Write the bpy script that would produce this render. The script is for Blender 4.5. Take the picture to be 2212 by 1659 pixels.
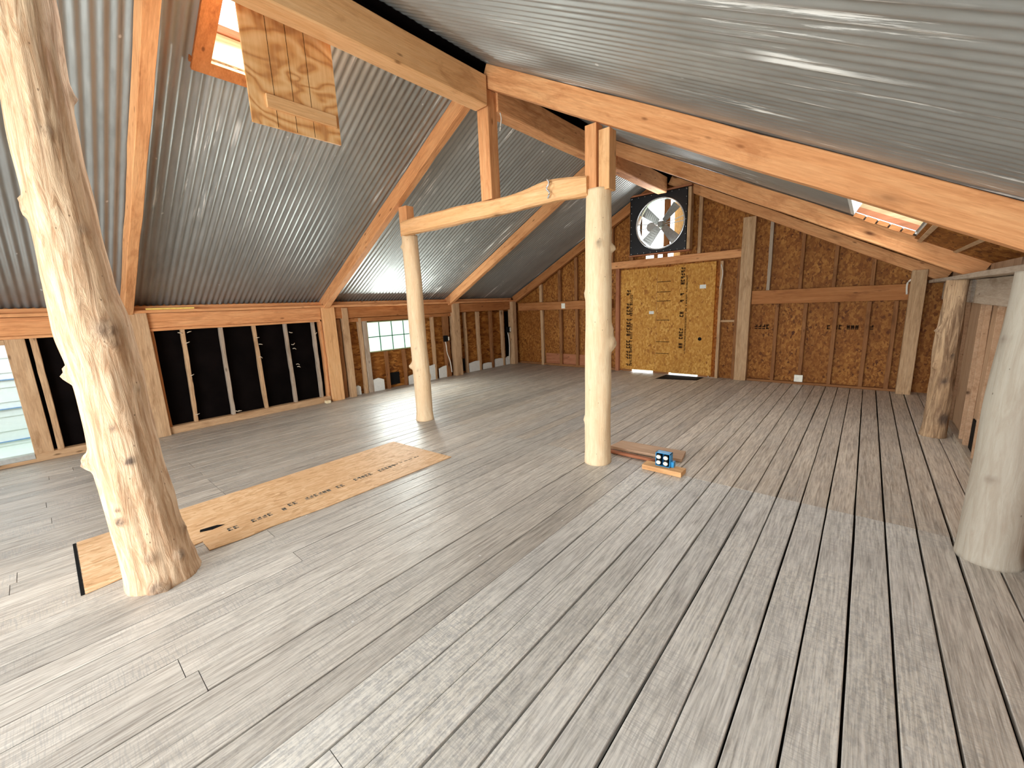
import bpy, bmesh, math, random
from mathutils import Vector, Matrix, noise
random.seed(7)
S = bpy.context.scene
for o in list(bpy.data.objects): bpy.data.objects.remove(o)
C = S.collection
# ---------------------------------------------------------------- camera
FPX, YAW, PITCH, ROLL = 883.406, 0.713684, 0.190553, -0.0414857
cam_d = bpy.data.cameras.new('camera'); cam = bpy.data.objects.new('camera', cam_d); C.objects.link(cam)
cam_d.sensor_width = 36.0; cam_d.lens = FPX/2212*36.0; cam_d.clip_start = .02
cy, sy = math.cos(YAW), math.sin(YAW)
fw = Vector((-sy*math.cos(PITCH), cy*math.cos(PITCH), -math.sin(PITCH)))
r0 = Vector((cy, sy, 0)); u0 = r0.cross(fw)
rt = math.cos(ROLL)*r0 + math.sin(ROLL)*u0; up = rt.cross(fw)
M = Matrix((rt, up, -fw)).transposed().to_4x4(); M.translation = Vector((0, 0, 1.53))
cam.matrix_world = M
S.camera = cam
# ---------------------------------------------------------------- world, light, exposure
S.view_settings.view_transform = 'Standard'; S.view_settings.look = 'None'
S.view_settings.gamma = 1; S.view_settings.use_curve_mapping = False
S.view_settings.exposure = 0.3
W = bpy.data.worlds.new('overcast_sky'); S.world = W; W.use_nodes = True
bg = W.node_tree.nodes['Background']; bg.inputs[0].default_value = (.93, .97, 1, 1); bg.inputs[1].default_value = 4.0

def area(name, loc, direction, sx, sy_, power, col=(1, 1, 1), spread=180):
    d = bpy.data.lights.new(name, 'AREA'); d.shape = 'RECTANGLE'; d.size = sx; d.size_y = sy_
    d.energy = power; d.color = col; d.spread = math.radians(spread)
    o = bpy.data.objects.new(name, d); C.objects.link(o)
    o.location = loc; o.rotation_euler = Vector(direction).to_track_quat('-Z', 'Y').to_euler()
    return o
# daylight through the side windows and the two roof openings
area('added_rear_fill', (-1.75, -3.35, 1.3), (-.05, 1, 0), 4.3, 2.2, 300, (.93, .97, 1))  # main fill lamp, set in an added, unseen rear doorway
area('daylight_side_window', (-6.93, -.5, .75), (1, 0, -.1), 1.2, .5, 4, (.9, .96, 1))
area('daylight_small_window', (-6.98, 4.65, 1.04), (1, 0, .05), 1.05, .5, 55, (.92, 1, .97))
area('daylight_left_hatch', (-3.62, 1.5, 3.72), (.3, .05, -1), .5, .5, 45, (1, .98, .95))
area('daylight_right_skylight', (.12, 5.0, 2.35), (-.45, 0, -.9), .4, 1.3, 14, (1, .97, .92))
area('daylight_fan_opening', (-3.17, 8.12, 2.95), (.1, -1, -.25), .8, .8, 22, (.95, .98, 1))

# ---------------------------------------------------------------- dimensions
XL, XR, YB, YG = -7.0, .85, -3.5, 8.35
RX, RZ, SL = -3.1, 3.87, .535
def roofz(x): return RZ - SL*abs(x-RX)
BENT = [.78, 3.27, 6.05, 8.33]

# ---------------------------------------------------------------- materials
def nt(name):
    m = bpy.data.materials.new(name); m.use_nodes = True
    t = m.node_tree; b = t.nodes['Principled BSDF']
    return m, t, b
def N(t, typ, **kw):
    n = t.nodes.new(typ)
    for k, v in kw.items():
        if k.startswith('i_'):
            key = k[2:]; key = int(key) if key.isdigit() else key
            n.inputs[key].default_value = v
        else: setattr(n, k, v)
    return n
def ramp(t, fac, stops, interp='LINEAR'):
    r = t.nodes.new('ShaderNodeValToRGB'); e = r.color_ramp; e.interpolation = interp
    while len(e.elements) < len(stops): e.elements.new(.5)
    for el, (p, c) in zip(e.elements, stops):
        el.position = p; el.color = tuple(c)+(1,) if len(c) == 3 else c
    t.links.new(fac, r.inputs[0]); return r
def mix(t, fac, a, b, mode='MIX'):
    m = t.nodes.new('ShaderNodeMix'); m.data_type = 'RGBA'; m.blend_type = mode
    for s, v in ((0, fac), (6, a), (7, b)):
        if hasattr(v, 'node'): t.links.new(v, m.inputs[s])
        elif isinstance(v, (int, float)): m.inputs[s].default_value = v
        else: m.inputs[s].default_value = tuple(v)+(1,)
    return m.outputs[2]
def coords(t, rnd=True):
    tc = t.nodes.new('ShaderNodeTexCoord')
    if not rnd: return tc.outputs['Object']
    oi = t.nodes.new('ShaderNodeObjectInfo'); mu = N(t, 'ShaderNodeMath', operation='MULTIPLY', i_1=37.0)
    t.links.new(oi.outputs['Random'], mu.inputs[0])
    ad = t.nodes.new('ShaderNodeVectorMath'); ad.operation = 'ADD'
    t.links.new(tc.outputs['Object'], ad.inputs[0]); t.links.new(mu.outputs[0], ad.inputs[1])
    return ad.outputs[0]
def scaled(t, vec, s):
    m = t.nodes.new('ShaderNodeVectorMath'); m.operation = 'MULTIPLY'; m.inputs[1].default_value = s
    t.links.new(vec, m.inputs[0]); return m.outputs[0]
def noi(t, vec, scale, detail=4, rough=.55, dist=0):
    n = N(t, 'ShaderNodeTexNoise'); n.inputs['Scale'].default_value = scale; n.inputs['Detail'].default_value = detail
    n.inputs['Roughness'].default_value = rough; n.inputs['Distortion'].default_value = dist
    t.links.new(vec, n.inputs['Vector']); return n.outputs['Fac']
def bump(t, b, h, strength, dist=.01):
    bn = t.nodes.new('ShaderNodeBump'); bn.inputs['Strength'].default_value = strength; bn.inputs['Distance'].default_value = dist
    t.links.new(h, bn.inputs['Height']); t.links.new(bn.outputs[0], b.inputs['Normal'])

def wood(name, light, mid, dark, ax='X', grain=22, contrast=.5, knots=True, rough=.75, bs=.35, attr=None, streak=.5):
    m, t, b = nt(name)
    v = coords(t)
    sc = {'X': (.07, 1, 1), 'Y': (1, .07, 1), 'Z': (1, 1, .07)}[ax]
    kv = {'X': (.35, 1, 1), 'Y': (1, .35, 1), 'Z': (1, 1, .35)}[ax]
    g = noi(t, scaled(t, v, sc), grain, 6, .62, .6)
    g2 = noi(t, scaled(t, v, sc), grain*4.5, 4, .6, .3)
    big = noi(t, scaled(t, v, kv), 2.2, 3, .5)
    col = ramp(t, g, [(.28, dark), (.44, mid), (.68, light)]).outputs[0]
    col = mix(t, contrast*.6, col, ramp(t, g2, [(.3, [c*.55 for c in mid]), (.7, [min(1, c*1.25) for c in light])]).outputs[0])
    col = mix(t, ramp(t, big, [(.35, (0, 0, 0)), (.75, (streak,)*3)]).outputs[0], col, mid, 'MIX')
    if knots:
        vo = N(t, 'ShaderNodeTexVoronoi'); vo.inputs['Scale'].default_value = 3.4
        t.links.new(scaled(t, v, kv), vo.inputs['Vector'])
        kf = ramp(t, vo.outputs['Distance'], [(.03, (1, 1, 1)), (.085, (.25,)*3), (.16, (0, 0, 0))]).outputs[0]
        col = mix(t, kf, col, [c*.35 for c in dark])
    if knots:
        v2 = N(t, 'ShaderNodeTexVoronoi'); v2.inputs['Scale'].default_value = 8.5; t.links.new(scaled(t, v, kv), v2.inputs['Vector'])
        col = mix(t, ramp(t, v2.outputs['Distance'], [(.05, (.75,)*3), (.12, (0, 0, 0))]).outputs[0], col, [c*.5 for c in dark])
        bl = noi(t, scaled(t, v, kv), 7, 5, .65, .5)
        col = mix(t, ramp(t, bl, [(.3, (.55,)*3), (.45, (0, 0, 0))]).outputs[0], col, dark)
    if attr:
        a = N(t, 'ShaderNodeAttribute', attribute_name=attr)
        col = mix(t, a.outputs['Fac'], col, [c*.38 for c in mid])
    t.links.new(col, b.inputs['Base Color']); b.inputs['Roughness'].default_value = rough; b.inputs['Specular IOR Level'].default_value = .25
    bump(t, b, g2, bs, .004)
    return m

M_beam = wood('rough_pine', (.8, .43, .2), (.66, .285, .11), (.38, .13, .04), contrast=.65)
M_beam2 = wood('pale_pine', (.86, .54, .28), (.76, .4, .17), (.45, .2, .07))
M_ceda = wood('reddish_pine', (.52, .23, .085), (.38, .145, .045), (.2, .065, .02))
def logmat(name, light, mid, dark, fine=46, amount=.5, bs=.8):
    m, t, b = nt(name); v = coords(t)
    big = noi(t, scaled(t, v, (1, 1, .35)), 5, 4, .55)
    f1 = noi(t, scaled(t, v, (1, 1, .11)), fine, 7, .68, 1.0)
    f2 = noi(t, scaled(t, v, (1, 1, .2)), fine*2.2, 5, .7, .5)
    f3 = noi(t, scaled(t, v, (1, 1, .14)), fine*.45, 4, .6, 1.6)
    base = ramp(t, big, [(.35, mid), (.6, light)]).outputs[0]
    fac = ramp(t, f1, [(.4, (amount,)*3), (.5, (amount*.45,)*3), (.57, (0, 0, 0))]).outputs[0]
    col = mix(t, fac, base, dark)
    col = mix(t, ramp(t, f3, [(.3, (amount*.9,)*3), (.44, (0, 0, 0))]).outputs[0], col, dark)
    col = mix(t, .35, col, ramp(t, f2, [(.35, mid), (.65, light)]).outputs[0])
    a = N(t, 'ShaderNodeAttribute', attribute_name='knot')
    col = mix(t, a.outputs['Fac'], col, (.14, .09, .06))
    # insect holes
    vo = N(t, 'ShaderNodeTexVoronoi'); vo.inputs['Scale'].default_value = 17; t.links.new(scaled(t, v, (1, 1, .6)), vo.inputs['Vector'])
    col = mix(t, ramp(t, vo.outputs['Distance'], [(.045, (.7,)*3), (.07, (0, 0, 0))]).outputs[0], col, [c*.35 for c in dark])
    t.links.new(col, b.inputs['Base Color']); b.inputs['Roughness'].default_value = .75
    bump(t, b, f1, bs, .012); return m
M_log = logmat('peeled_log', (.78, .58, .39), (.67, .43, .25), (.36, .16, .06), 30, .9, 1.0)
M_logp = logmat('pale_peeled_log', (.88, .70, .46), (.83, .6, .36), (.62, .34, .14), 42, .4, .4)
M_logr = logmat('rough_bark_log', (.62, .42, .25), (.44, .27, .14), (.12, .05, .02), 30, 1.0, 1.0)
M_logg = logmat('grey_peeled_log', (.47, .42, .34), (.4, .34, .27), (.28, .2, .13), 22, .5, .3)
M_stud = wood('weathered_stud', (.62, .42, .25), (.48, .29, .15), (.24, .12, .05), contrast=.7)
M_studb = wood('brown_stud', (.36, .17, .065), (.25, .1, .035), (.11, .04, .012), contrast=.7)
M_greyst = wood('grey_stud', (.5, .42, .34), (.38, .29, .21), (.2, .13, .08), contrast=.7)
M_tan = wood('tan_board', (.55, .37, .24), (.43, .26, .15), (.27, .14, .07), ax='Z', contrast=.5)
M_cream = wood('cream_pine', (.9, .8, .58), (.86, .72, .46), (.66, .48, .25), contrast=.2, knots=False)
M_crm2 = wood('yellowed_pine', (.5, .4, .24), (.44, .33, .18), (.3, .2, .09), contrast=.2, knots=False)
M_redbrd = wood('red_brown_board', (.47, .2, .1), (.36, .13, .06), (.2, .07, .03))

def osb(name, a, bcol, c, dark, scale=1.0):
    m, t, b = nt(name)
    v = coords(t, True)
    cols = []
    for k, rot in enumerate(((.3, .1, .5), (1.2, .6, 1.9), (.2, 1.1, 2.6))):
        mp = N(t, 'ShaderNodeMapping'); mp.inputs['Rotation'].default_value = rot; mp.inputs['Scale'].default_value = (34*scale, 9*scale, 22*scale)
        t.links.new(v, mp.inputs[0])
        vo = N(t, 'ShaderNodeTexVoronoi'); vo.inputs['Scale'].default_value = 1.0; t.links.new(mp.outputs[0], vo.inputs['Vector'])
        cols.append(vo)
    base = ramp(t, cols[0].outputs['Color'], [(.1, dark), (.3, a), (.55, bcol), (.85, c)]).outputs[0]
    sec = ramp(t, cols[1].outputs['Color'], [(.2, a), (.5, bcol), (.8, c)]).outputs[0]
    col = mix(t, ramp(t, cols[2].outputs['Color'], [(.45, (0, 0, 0)), (.55, (1, 1, 1))]).outputs[0], base, sec)
    big = noi(t, v, 1.7, 4)
    col = mix(t, ramp(t, big, [(.35, (.5, .5, .5)), (.65, (0, 0, 0))]).outputs[0], col, a)
    t.links.new(col, b.inputs['Base Color']); b.inputs['Roughness'].default_value = .6; b.inputs['Specular IOR Level'].default_value = .2
    bump(t, b, cols[0].outputs['Distance'], .25, .003)
    return m
M_osb = osb('aged_strand_board', (.21, .068, .011), (.31, .115, .02), (.46, .2, .045), (.09, .024, .005))
M_osbd = osb('door_strand_board', (.46, .2, .035), (.56, .27, .05), (.7, .39, .1), (.28, .1, .02))
M_osbf = osb('floor_strand_board', (.6, .36, .18), (.7, .44, .24), (.79, .55, .33), (.46, .26, .12), 1.5)

def matte(m):
    m.node_tree.nodes['Principled BSDF'].inputs['Specular IOR Level'].default_value = .05; return m
def plywood(name):
    m, t, b = nt(name); v = coords(t)
    n1 = noi(t, scaled(t, v, (1, .55, 1)), 2.6, 2, .45, 1.2)
    w = N(t, 'ShaderNodeMath', operation='MULTIPLY', i_1=42.0); t.links.new(n1, w.inputs[0])
    s = N(t, 'ShaderNodeMath', operation='SINE'); t.links.new(w.outputs[0], s.inputs[0])
    h = N(t, 'ShaderNodeMath', operation='MULTIPLY_ADD', i_1=.5, i_2=.5); t.links.new(s.outputs[0], h.inputs[0])
    g = noi(t, scaled(t, v, (1, 1, .1)), 60, 4)
    col = ramp(t, h.outputs[0], [(.0, (.52, .18, .04)), (.2, (.74, .33, .1)), (.7, (.86, .47, .19)), (1, (.9, .53, .24))]).outputs[0]
    col = mix(t, .25, col, ramp(t, g, [(.3, (.6, .3, .1)), (.7, (.95, .68, .36))]).outputs[0])
    t.links.new(col, b.inputs['Base Color']); b.inputs['Roughness'].default_value = .5
    return m
M_ply = plywood('swirly_plywood')

def flat(name, col, rough=.6, metal=0, var=.12, emit=None, scale=30):
    m, t, b = nt(name)
    v = coords(t); n = noi(t, v, scale, 3)
    c = ramp(t, n, [(.3, [x*(1-var) for x in col]), (.7, [min(1, x*(1+var)) for x in col])]).outputs[0]
    t.links.new(c, b.inputs['Base Color']); b.inputs['Roughness'].default_value = rough; b.inputs['Metallic'].default_value = metal
    return m
M_black = flat('black_tar_paper_and_shade', (.0035, .0022, .002), .8, 0, .5, scale=4)  # tar paper, and the painted shade at the ridge
M_blkmet = flat('black_painted_steel', (.003, .0035, .006), .45, 0, .3)
M_white = flat('white_foam_board', (.75, .76, .72), .8, 0, .06)
M_cable = flat('white_cable', (.72, .68, .6), .5)
M_blue = flat('blue_plastic', (.03, .3, .62), .35)
M_ivory = flat('ivory_plastic', (.85, .83, .72), .35)
M_dark = flat('dark_slot', (.01, .01, .01), .7)
M_ink = flat('black_ink', (.05, .025, .012), .8)
M_inkg = flat('faded_grey_ink', (.2, .17, .13), .8)
M_yel = flat('yellow_painted_wood', (.85, .62, .15), .6)
M_galv = flat('galvanized_steel', (.62, .64, .64), .35, .85)
M_alu = flat('dull_aluminium_blade', (.34, .35, .34), .4, .6)
M_vent = flat('shiny_steel_ring', (.75, .78, .8), .25, .8)
M_cop = wood('copper_brown_stick', (.5, .22, .12), (.38, .13, .06), (.2, .06, .03), contrast=.3, knots=False)
M_sid = flat('white_lap_siding', (.86, .88, .9), .6, 0, .03)
M_sidb = flat('blue_siding_seam', (.15, .3, .55), .6)
M_under = flat('dark_subfloor', (.015, .01, .007), .9)
M_earth = flat('debris', (.6, .5, .38), .9)

for m_ in (M_black, M_dark, M_under, M_ink): matte(m_)
# window glass: clear thin pane
def glass():
    m, t, b = nt('window_glass')
    tr = t.nodes.new('ShaderNodeBsdfTransparent'); gl = t.nodes.new('ShaderNodeBsdfGlossy'); gl.inputs['Roughness'].default_value = .05
    tr.inputs[0].default_value = (.9, .95, .93, 1)
    mx = t.nodes.new('ShaderNodeMixShader'); mx.inputs[0].default_value = .06
    t.links.new(tr.outputs[0], mx.inputs[1]); t.links.new(gl.outputs[0], mx.inputs[2])
    t.links.new(mx.outputs[0], t.nodes['Material Output'].inputs[0]); return m
M_glass = glass()

def grass():
    m, t, b = nt('meadow_grass'); v = coords(t, False)
    n = noi(t, v, 1.2, 6); n2 = noi(t, v, .2, 3)
    c = ramp(t, n, [(.3, (.27, .35, .25)), (.7, (.4, .48, .37))]).outputs[0]
    t.links.new(c, b.inputs['Base Color']); b.inputs['Roughness'].default_value = .9; return m
M_grass = grass()

def metal_roof():
    m, t, b = nt('corrugated_galvanized_roofing')
    v = coords(t, False)
    # sheet to sheet difference along the ridge
    sx = t.nodes.new('ShaderNodeSeparateXYZ'); t.links.new(v, sx.inputs[0])
    dv = N(t, 'ShaderNodeMath', operation='DIVIDE', i_1=.62); t.links.new(sx.outputs[1], dv.inputs[0])
    fl = N(t, 'ShaderNodeMath', operation='FLOOR'); t.links.new(dv.outputs[0], fl.inputs[0])
    wn = N(t, 'ShaderNodeTexWhiteNoise', noise_dimensions='1D'); t.links.new(fl.outputs[0], wn.inputs['W'])
    blot = noi(t, scaled(t, v, (.5, 1, .5)), 2.4, 4)
    fine = noi(t, scaled(t, v, (.6, 3, .6)), 9, 5, .6)
    base = ramp(t, blot, [(.3, (.30, .31, .30)), (.7, (.44, .45, .43))]).outputs[0]
    base = mix(t, .35, base, ramp(t, wn.outputs[0], [(0, (.25, .26, .25)), (1, (.48, .49, .47))]).outputs[0])
    base = mix(t, .25, base, ramp(t, fine, [(.3, (.26, .26, .25)), (.7, (.52, .52, .5))]).outputs[0])
    # chalky water streaks running down the slope
    s1 = noi(t, scaled(t, v, (.3, 9, .3)), 1.9, 9, .74, .15)
    s2 = noi(t, scaled(t, v, (.7, 1.1, .7)), .9, 3, .6)
    mu = N(t, 'ShaderNodeMath', operation='MULTIPLY'); t.links.new(ramp(t, s1, [(.555, (0, 0, 0)), (.6, (1, 1, 1))]).outputs[0], mu.inputs[0]); t.links.new(ramp(t, s2, [(.52, (0, 0, 0)), (.6, (1, 1, 1))]).outputs[0], mu.inputs[1])
    st = mu.outputs[0]
    vs_ = N(t, 'ShaderNodeTexVoronoi'); vs_.inputs['Scale'].default_value = 4.5; t.links.new(scaled(t, v, (.7, 1, .7)), vs_.inputs['Vector'])
    mx_ = N(t, 'ShaderNodeMath', operation='MAXIMUM'); t.links.new(st, mx_.inputs[0]); t.links.new(ramp(t, vs_.outputs['Distance'], [(.035, (.6,)*3), (.055, (0, 0, 0))]).outputs[0], mx_.inputs[1]); st = mx_.outputs[0]
    col = mix(t, st, base, (.8, .79, .75))
    t.links.new(col, b.inputs['Base Color'])
    me = N(t, 'ShaderNodeMath', operation='MULTIPLY_ADD', i_1=-.62, i_2=.62); t.links.new(st, me.inputs[0]); t.links.new(me.outputs[0], b.inputs['Metallic'])
    ro = ramp(t, fine, [(.3, (.4,)*3), (.7, (.54,)*3)]).outputs[0]
    ro = mix(t, st, ro, (.9, .9, .9)); t.links.new(ro, b.inputs['Roughness'])
    return m
M_roof = metal_roof()

def floor_mat():
    m, t, b = nt('weathered_floor_planks')
    v0 = coords(t, False)
    at = N(t, 'ShaderNodeAttribute', attribute_name='plank')
    ofs = scaled(t, at.outputs['Color'], (31, 53, 17))
    ad = t.nodes.new('ShaderNodeVectorMath'); ad.operation = 'ADD'; t.links.new(v0, ad.inputs[0]); t.links.new(ofs, ad.inputs[1])
    v = ad.outputs[0]
    sep = t.nodes.new('ShaderNodeSeparateColor'); t.links.new(at.outputs['Color'], sep.inputs[0])
    g = noi(t, scaled(t, v, (1, .06, 1)), 30, 6, .62, 1.2)
    g2 = noi(t, scaled(t, v, (1, .05, 1)), 110, 4, .6, .4)
    wear = noi(t, v0, .75, 5, .6)
    mott = noi(t, scaled(t, v0, (1, .6, 1)), 42, 6, .75)
    grey = ramp(t, g, [(.32, (.34, .32, .29)), (.48, (.6, .58, .545)), (.66, (.77, .75, .715))]).outputs[0]
    brown = ramp(t, g, [(.32, (.33, .25, .175)), (.5, (.58, .46, .34)), (.66, (.74, .61, .46))]).outputs[0]
    # sep.blue = how brown the plank is
    col = mix(t, sep.outputs[2], grey, brown)
    worn = ramp(t, mott, [(.44, (.4, .395, .385)), (.53, (.84, .79, .69))]).outputs[0]
    wm = ramp(t, wear, [(.4, (0, 0, 0)), (.62, (.7, .7, .7))]).outputs[0]
    inv = N(t, 'ShaderNodeMath', operation='SUBTRACT', i_0=1.0); t.links.new(sep.outputs[2], inv.inputs[1])
    wf = N(t, 'ShaderNodeMath', operation='MULTIPLY'); t.links.new(wm, wf.inputs[0]); t.links.new(inv.outputs[0], wf.inputs[1])
    col = mix(t, wf.outputs[0], col, worn)
    col = mix(t, .38, col, ramp(t, g2, [(.36, (.22, .2, .18)), (.6, (.9, .87, .8))]).outputs[0])
    # saw marks across the boards
    sw = noi(t, scaled(t, v, (.6, 8, 1)), 22, 2, .5, .3)
    sw2 = noi(t, v, 1.6, 2)
    sm = N(t, 'ShaderNodeMath', operation='MULTIPLY'); t.links.new(ramp(t, sw, [(.5, (0, 0, 0)), (.6, (1, 1, 1))]).outputs[0], sm.inputs[0])
    t.links.new(ramp(t, sw2, [(.45, (0, 0, 0)), (.6, (.45,)*3)]).outputs[0], sm.inputs[1])
    col = mix(t, sm.outputs[0], col, (.36, .35, .34))
    tone = N(t, 'ShaderNodeMath', operation='MULTIPLY_ADD', i_1=.65, i_2=.5); t.links.new(sep.outputs[0], tone.inputs[0])
    cc = N(t, 'ShaderNodeCombineColor'); [t.links.new(tone.outputs[0], cc.inputs[k]) for k in range(3)]
    col = mix(t, 1.0, col, cc.outputs[0], 'MULTIPLY')
    # droppings and paint specks
    vo = N(t, 'ShaderNodeTexVoronoi'); vo.inputs['Scale'].default_value = 5.5; vo.inputs['Randomness'].default_value = 1; t.links.new(v0, vo.inputs['Vector'])
    sp = ramp(t, vo.outputs['Distance'], [(.03, (.7,)*3), (.05, (0, 0, 0))]).outputs[0]
    col = mix(t, sp, col, (.75, .75, .72))
    t.links.new(col, b.inputs['Base Color'])
    rr = ramp(t, g, [(.3, (.5,)*3), (.7, (.36,)*3)]).outputs[0]; t.links.new(rr, b.inputs['Roughness'])
    bump(t, b, g2, .5, .004)
    return m
M_floor = floor_mat()

# ---------------------------------------------------------------- mesh helpers
def link(name, bm, mat, parent=None, loc=None, mats=None, smooth=False):
    me = bpy.data.meshes.new(name); bmesh.ops.recalc_face_normals(bm, faces=bm.faces); bm.to_mesh(me); bm.free()
    for m in (mats or [mat]): me.materials.append(m)
    if smooth:
        for p in me.polygons: p.use_smooth = True
    o = bpy.data.objects.new(name, me); C.objects.link(o)
    if loc is not None: o.matrix_basis = loc if isinstance(loc, Matrix) else Matrix.Translation(loc)
    if parent is not None: attach(o, parent)
    return o
def world(o):
    m = o.matrix_basis.copy(); p = o
    while p.parent: m = p.matrix_parent_inverse @ m; p = p.parent; m = p.matrix_basis @ m
    return m
def attach(o, parent):
    o.parent = parent; o.matrix_parent_inverse = world(parent).inverted()
def tag(o, label=None, cat=None, group=None, kind=None):
    if label: o['label'] = label
    if cat: o['category'] = cat
    if group: o['group'] = group
    if kind: o['kind'] = kind
    return o
def thing(name, loc, label, cat, group=None):
    o = bpy.data.objects.new(name, None); C.objects.link(o); o.empty_display_size = .1
    o.matrix_basis = Matrix.Translation(loc); return tag(o, label, cat, group)
def beam(name, p0, p1, w, h, mat, parent=None, ch=.006, jit=.003, seg=.22, upv=(0, 0, 1), hfun=None):
    """squared timber: local X runs along it, w across, h in the up direction"""
    p0, p1 = Vector(p0), Vector(p1); X = (p1-p0); L = X.length; X.normalize()
    U = Vector(upv)
    if abs(X.dot(U)) > .95: U = Vector((0, 1, 0))
    Y = U.cross(X).normalized(); Z = X.cross(Y)
    n = max(1, min(40, int(L/seg)))
    bm = bmesh.new(); rings = []; sd = random.random()*50
    a, b = w/2, h/2; c = min(ch, a*.4, b*.4)
    prof = [(-a, -b+c), (-a+c, -b), (a-c, -b), (a, -b+c), (a, b-c), (a-c, b), (-a+c, b), (-a, b-c)]
    for i in range(n+1):
        s = i/n; q = hfun(s) if hfun else (0, 1, 1); ring = []
        oy = jit*noise.noise(Vector((s*L*1.3, sd, 0)))*2; oz = jit*noise.noise(Vector((s*L*1.3, sd, 9)))*2
        for k, (y, z) in enumerate(prof):
            j = jit*noise.noise(Vector((s*L*5, sd+k//2, 4)))
            ring.append(bm.verts.new((s*L, y*q[1]+oy+j, z*q[2]+q[0]+oz+j)))
        rings.append(ring)
    for i in range(n):
        for k in range(8):
            bm.faces.new((rings[i][k], rings[i][(k+1) % 8], rings[i+1][(k+1) % 8], rings[i+1][k]))
    bm.faces.new(rings[0]); bm.faces.new(rings[-1])
    m = Matrix((X, Y, Z)).transposed().to_4x4(); m.translation = p0
    return link(name, bm, mat, parent, m)
def abox(name, x0, x1, y0, y1, z0, z1, mat, parent=None, ch=.004, jit=.002, seg=.25):
    """squared timber between two corners; the grain follows the longest side"""
    d = (x1-x0, y1-y0, z1-z0); c = Vector(((x0+x1)/2, (y0+y1)/2, (z0+z1)/2)); k = max(range(3), key=lambda i: d[i])
    v = Vector((0, 0, 0)); v[k] = d[k]/2
    if k == 0: return beam(name, c-v, c+v, d[1], d[2], mat, parent, ch, jit, seg)
    if k == 1: return beam(name, c-v, c+v, d[0], d[2], mat, parent, ch, jit, seg)
    # vertical: U=(0,1,0) -> Y = U x X = +X axis, Z = X x Y = +Y axis
    return beam(name, c-v, c+v, d[0], d[1], mat, parent, ch, jit, seg)
def boxbm(bm, x0, x1, y0, y1, z0, z1):
    vs = [bm.verts.new((x, y, z)) for x in (x0, x1) for y in (y0, y1) for z in (z0, z1)]
    for f in ((0, 1, 3, 2), (4, 6, 7, 5), (0, 4, 5, 1), (2, 3, 7, 6), (0, 2, 6, 4), (1, 5, 7, 3)): bm.faces.new([vs[i] for i in f])
def bxo(name, x0, x1, y0, y1, z0, z1, mat, parent=None, bev=0):
    """box with its origin at its base centre"""
    bm = bmesh.new(); cx, cyy = (x0+x1)/2, (y0+y1)/2
    boxbm(bm, x0-cx, x1-cx, y0-cyy, y1-cyy, 0, z1-z0)
    if bev: bmesh.ops.bevel(bm, geom=bm.edges[:], offset=bev, segments=2, affect='EDGES')
    return link(name, bm, mat, parent, (cx, cyy, z0))
def slab(name, pts, z0, z1, mat, parent=None, origin=(0, 0, 0)):
    bm = bmesh.new(); o = Vector(origin)
    lo = [bm.verts.new(Vector((x, y, z0))-o) for x, y in pts]; hi = [bm.verts.new(Vector((x, y, z1))-o) for x, y in pts]
    n = len(pts); bm.faces.new(lo); bm.faces.new(hi)
    for i in range(n): bm.faces.new((lo[i], lo[(i+1) % n], hi[(i+1) % n], hi[i]))
    return link(name, bm, mat, parent, o)
def tube(name, pts, r, mat, parent=None, ns=8, sub=6):
    P = [Vector(p) for p in pts]; Q = []
    for i in range(len(P)-1):                       # Catmull-Rom
        a, b, c, d = P[max(0, i-1)], P[i], P[i+1], P[min(len(P)-1, i+2)]
        for k in range(sub):
            u = k/sub; Q.append(.5*((2*b)+(c-a)*u+(2*a-5*b+4*c-d)*u*u+(-a+3*b-3*c+d)*u**3))
    Q.append(P[-1]); o = Q[0]; bm = bmesh.new(); rings = []
    for i, q in enumerate(Q):
        T = (Q[min(i+1, len(Q)-1)]-Q[max(i-1, 0)]).normalized()
        A = T.cross(Vector((0, 0, 1)) if abs(T.z) < .9 else Vector((1, 0, 0))).normalized(); B = T.cross(A)
        rings.append([bm.verts.new(q-o+r*(math.cos(t)*A+math.sin(t)*B)) for t in [2*math.pi*j/ns for j in range(ns)]])
    for i in range(len(Q)-1):
        for j in range(ns): bm.faces.new((rings[i][j], rings[i][(j+1) % ns], rings[i+1][(j+1) % ns], rings[i+1][j]))
    bm.faces.new(rings[0]); bm.faces.new(rings[-1])
    return link(name, bm, mat, parent, o, smooth=True)
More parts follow.
